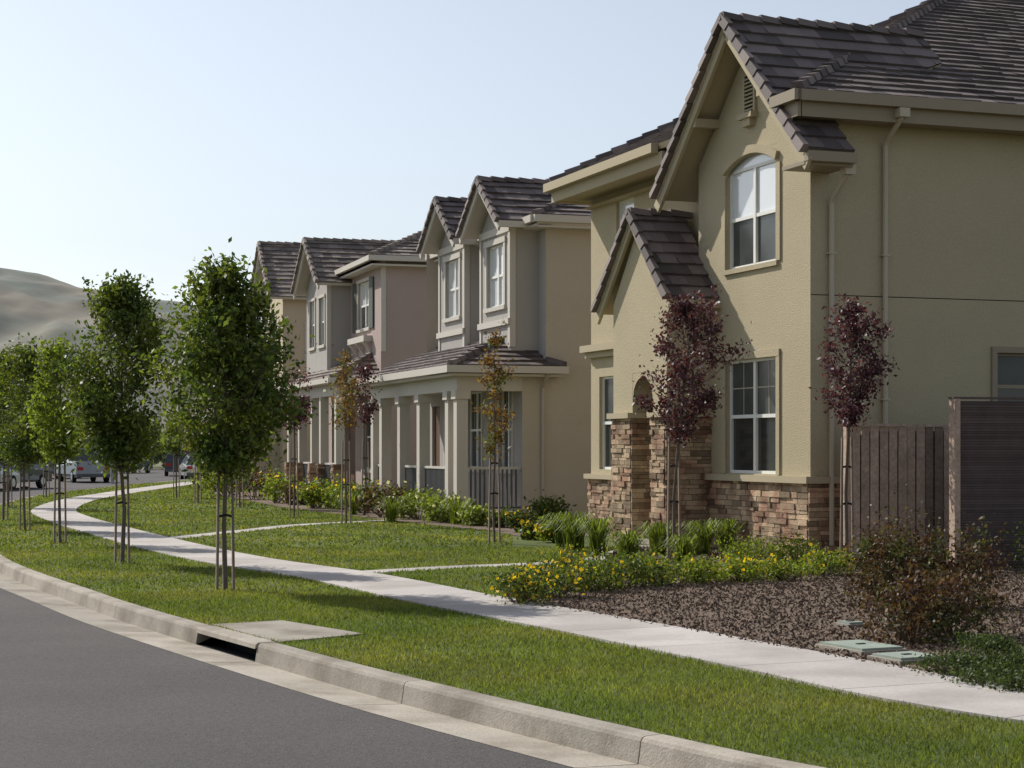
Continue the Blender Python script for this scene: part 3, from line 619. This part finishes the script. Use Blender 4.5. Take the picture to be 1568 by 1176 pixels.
for (px,py,r,h) in ((880,845,.5,.6),(915,850,.45,.55),(860,838,.45,.55),(1010,850,.5,.5),(1075,850,.45,.5),(1110,845,.45,.5),(1045,868,.4,.42),(1340,870,.4,.4),(960,858,.4,.42)):
    lily('daylily_clump',*gp(px,py),r,h,150,m_leafY)
for (px,py,rx,h) in ((1350,925,.4,.8),(1400,930,.5,.98),(1465,930,.48,.85),(1400,985,.48,.66),(1455,975,.45,.55)):
    shrub('bronze_shrub',*gp(px,py),rx,rx,h,m_leafR,2600,.052,m_leafR,30,.05,k=20)
for (px,py) in ((1470,1035),(1530,1050),(1560,1030),(1600,1060),(1500,1005)):
    shrub('juniper_groundcover',*gp(px,py),.35,.3,.16,m_leafD,1300,.035,None)
for i in range(5): shrub('dark_shrub',7.3+i*.5,25.3+random.uniform(-.4,.2),.5,.45,.6+random.random()*.3,m_leafD,900,.06)
for (px,py,h,mt,fl) in ((800,815,.4,m_leafD,m_yel),(840,800,.55,m_leafG,None),(770,808,.35,m_leafG,m_yel),(725,805,.45,m_leafY,m_wht),(685,800,.6,m_leafY,m_wht),(640,795,.7,m_leafY,m_wht),(590,792,.8,m_leafR,None),(555,785,.8,m_leafG,m_yel),(520,780,.8,m_leafY,m_yel),(480,778,.7,m_leafY,m_yel),(620,788,.6,m_leafG,None),(450,773,.6,m_leafR,None),(420,770,.9,m_leafY,m_yel),(390,765,1.,m_leafR,m_yel),(345,760,1.1,m_leafY,m_yel),(325,753,1.,m_leafD,m_yel),(500,770,.8,m_leafD,None),(850,830,.35,m_leafY,m_yel),(820,826,.3,m_leafG,m_yel),(660,790,.6,m_leafD,None),(705,797,.5,m_leafR,None)):
    x,y=gp(px,py); shrub('bedding_shrub',x,y,h*.9,h*.8,h,mt,900,.05+.0012*y,fl,50,.05+.0008*y)
for (px,py) in ((700,803),(660,798),(600,800),(540,788)): lily('daylily_clump',*gp(px,py),.6,.55,80,m_leafY)
def lid(name,px,py,w,d,rot):
    x,y=gp(px,py,.05); e=empty(name,x,y,0,rot); mb=MB(); mb.box(-w/2-.03,w/2+.03,-d/2-.03,d/2+.03,-.02,.035,m_conc); mb.box(-w/2,w/2,-d/2,d/2,.035,.055,m_lid)
    mb.box(-.04,.04,-.02,.02,.055,.062,m_dark); mb.build('cover',e)
lid('utility_box_cover',1318,987,.42,.62,25); lid('utility_box_cover',1388,1003,.4,.38,25); lid('utility_box_cover',1302,952,.16,.2,25)
# ---------------------------------------------------------------- cars
def car(name,x,y,rot,paint,kind='sedan'):
    e=empty(name,x,y,-.148,rot); mb=MB()
    if kind=='sedan': L,W,zb,zt,prof,cab=4.5,1.75,.22,1.42,[(-2.25,.3),(-2.25,.8),(-1.7,.95),(1.0,.98),(2.1,.85),(2.25,.65),(2.25,.3)],[(-1.75,-1.15),(1.15,.35)]
    elif kind=='suv': L,W,zb,zt,prof,cab=4.8,1.9,.3,1.8,[(-2.4,.4),(-2.4,1.05),(-2.3,1.12),(1.2,1.12),(2.3,1.02),(2.4,.8),(2.4,.4)],[(-2.3,-2.0),(1.35,.7)]
    else: L,W,zb,zt,prof,cab=5.4,1.95,.35,1.85,[(-2.7,.45),(-2.7,1.15),(-.7,1.15),(1.3,1.15),(2.5,1.08),(2.7,.8),(2.7,.45)],[(-.7,-.5),(1.5,.8)]
    hw=W/2
    n=len(prof)
    inner=[(a*.985,hw-(.0 if b<.9 else .06),b) for a,b in prof]
    for sg in (-1,1): mb.poly([(a,sg*w_,b) for a,w_,b in inner],paint,.5)
    for i in range(n):
        a=inner[i];b=inner[(i+1)%n]; mb.poly([(a[0],-a[1],a[2]),(b[0],-b[1],b[2]),(b[0],b[1],b[2]),(a[0],a[1],a[2])],paint,.5)
    z0=max(p[1] for p in prof)-.02; (bx0,tx0),(bx1,tx1)=cab; wb=hw-.07; wt_=hw-.28
    mb.hexa([(bx0,-wb,z0),(bx1,-wb,z0),(bx1,wb,z0),(bx0,wb,z0),(tx0,-wt_,zt-.05),(tx1,-wt_,zt-.05),(tx1,wt_,zt-.05),(tx0,wt_,zt-.05)],m_cglass)
    mb.box(tx0-.03,tx1+.03,-wt_-.02,wt_+.02,zt-.05,zt,paint,.5)
    for sg in (-1,1):
        for bx,tx in ((bx0,tx0),(bx1,tx1),((bx0+bx1)/2,(tx0+tx1)/2)): mb.beam((bx,sg*(wb+.005),z0),(tx,sg*(wt_+.005),zt-.04),.07,.05,paint,r=.5)
        for wx in (-L*.3,L*.31):
            mb.tube([(wx,sg*(hw-.2),.33),(wx,sg*(hw+.01),.33)],[.33,.33],m_tire,18); mb.tube([(wx,sg*(hw),.33),(wx,sg*(hw+.02),.33)],[.2,.19],m_hub,12)
        mb.box(-L/2-.01,-L/2+.08,sg*hw*.75-.15,sg*hw*.75+.15,.68,.85,m_lamp); mb.box(L/2-.1,L/2+.0,sg*hw*.7-.18,sg*hw*.7+.18,.6,.74,m_white)
    mb.box(-L/2-.04,L/2+.04,-hw+.06,hw-.06,.3,.48,m_rail)
    if kind=='pickup': mb.box(-2.6,-.8,-.8,.8,1.1,1.16,m_dark)
    mb.build('body',e)
def cp(px,Y): return ((px-784)*Y/F,Y)
car('parked_car',*cp(303,105),105,m_csil,'sedan'); car('parked_pickup_truck',*cp(128,100),115,m_cgry,'pickup'); car('parked_suv',*cp(12,84),75,m_cdrk,'suv')
car('parked_suv',*cp(78,112),60,m_cdrk,'suv'); car('parked_car',*cp(275,122),100,m_cdrk,'suv'); car('parked_car',*cp(-30,80),80,m_csil,'sedan'); car('parked_car',*cp(200,135),80,m_cdrk,'sedan')
x,y=cp(172,95); e=empty('street_lamp',x,y); mb=MB(); mb.tube([(0,0,-.15),(0,0,9.2),(.3,-.1,9.5),(1.2,-.2,9.6)],[.1,.07,.05,.04],m_metal,8)
mb.hexa([(.0,-.2,9.55),(.8,-.3,9.55),(.8,.0,9.55),(.0,.1,9.55),(.1,-.15,9.72),(.7,-.22,9.72),(.7,-.06,9.72),(.1,.04,9.72)],m_metal); mb.build('pole',e)
C=[]
for i in range(170):
    x=random.uniform(-80,-6); y=random.uniform(150,185); r=random.uniform(1.2,2.6); h=random.uniform(1.4,3.0)
    m=90; C.append(np.array([x,y,h])+rng.normal(size=(m,3))*np.array([r*.6,r*.6,h*.42]))
leaves('distant_tree_line',np.concatenate(C),.75,m_dist,None,aspect=.8)
# hills
xs=np.linspace(-900,120,300); ys=np.linspace(560,1250,120)
pp=[(-2000,600),(-900,540),(-400,470),(-150,432),(-50,420),(0,415),(40,413),(80,420),(120,434),(160,443),(200,452),(250,460),(330,470),(450,500),(650,560),(900,650)]
V=[];Fc=[]
for j,yy in enumerate(ys):
    for i,xx in enumerate(xs):
        px=784+F*xx/900; top=np.interp(px,[p[0] for p in pp],[p[1] for p in pp]); hh=(685-top)*900/F
        q=(yy-560)/340 if yy<900 else 1-(yy-900)/350*.8
        q=max(0,min(1,q)); pr=math.sin(q*math.pi/2)
        wx=xx+14*mnoise.noise(Vector((xx*.01,yy*.012,11)))
        g=.5+mnoise.noise(Vector((wx*.03-yy*.012,yy*.004,3)))*.9; g2=mnoise.noise(Vector((wx*.09+yy*.016,yy*.012,7))); g3=mnoise.noise(Vector((xx*.2,yy*.05,9)))
        V.append((xx,yy,hh*pr+((g-.5)*13+g2*4.5+g3*1.2)*math.sin(q*math.pi)**.9*(hh/90)-.3))
nx=len(xs)
for j in range(len(ys)-1):
    for i in range(nx-1): Fc.append((j*nx+i,j*nx+i+1,(j+1)*nx+i+1,(j+1)*nx+i))
me=bpy.data.meshes.new('hills'); me.from_pydata(V,[],Fc); me.materials.append(m_hill); me.polygons.foreach_set('use_smooth',[True]*len(Fc)); o=bpy.data.objects.new('hills',me); col.objects.link(o)
# ---------------------------------------------------------------- light
sd=Vector((-.72,.69,0)).normalized(); el=math.radians(38); S=Vector((sd.x*math.cos(el),sd.y*math.cos(el),math.sin(el)))
L=bpy.data.lights.new('sun','SUN'); L.energy=5.0; L.angle=math.radians(.5); L.color=(1,.955,.875); lo=bpy.data.objects.new('sun',L); col.objects.link(lo); lo.rotation_euler=(-S).to_track_quat('-Z','Y').to_euler()
W=bpy.data.worlds.new('World'); scene.world=W; W.use_nodes=True; nt=W.node_tree; bg=nt.nodes['Background']; sk=nt.nodes.new('ShaderNodeTexSky'); sk.sky_type='NISHITA'; sk.sun_disc=False
sk.sun_elevation=el; sk.sun_rotation=math.atan2(S.x,S.y); sk.dust_density=1.0; sk.air_density=1.15; sk.ozone_density=2.0
hs=nt.nodes.new('ShaderNodeHueSaturation'); hs.inputs['Saturation'].default_value=.42
nt.links.new(sk.outputs[0],hs.inputs['Color'])
tn=nt.nodes.new('ShaderNodeMixRGB'); tn.blend_type='MULTIPLY'; tn.inputs[0].default_value=1; tn.inputs[2].default_value=(.95,.985,1.05,1)
nt.links.new(hs.outputs[0],tn.inputs[1]); nt.links.new(tn.outputs[0],bg.inputs[0]); bg.inputs[1].default_value=.12
cam=bpy.data.cameras.new('camera'); co=bpy.data.objects.new('camera',cam); col.objects.link(co); co.location=(0,0,H); co.rotation_euler=(math.radians(90),0,0)
cam.sensor_width=36; cam.lens=36*F/1568; cam.shift_y=(HY-588)/1568; cam.clip_end=6000; scene.camera=co
scene.view_settings.view_transform='Standard'; scene.view_settings.look='None'; scene.view_settings.exposure=0
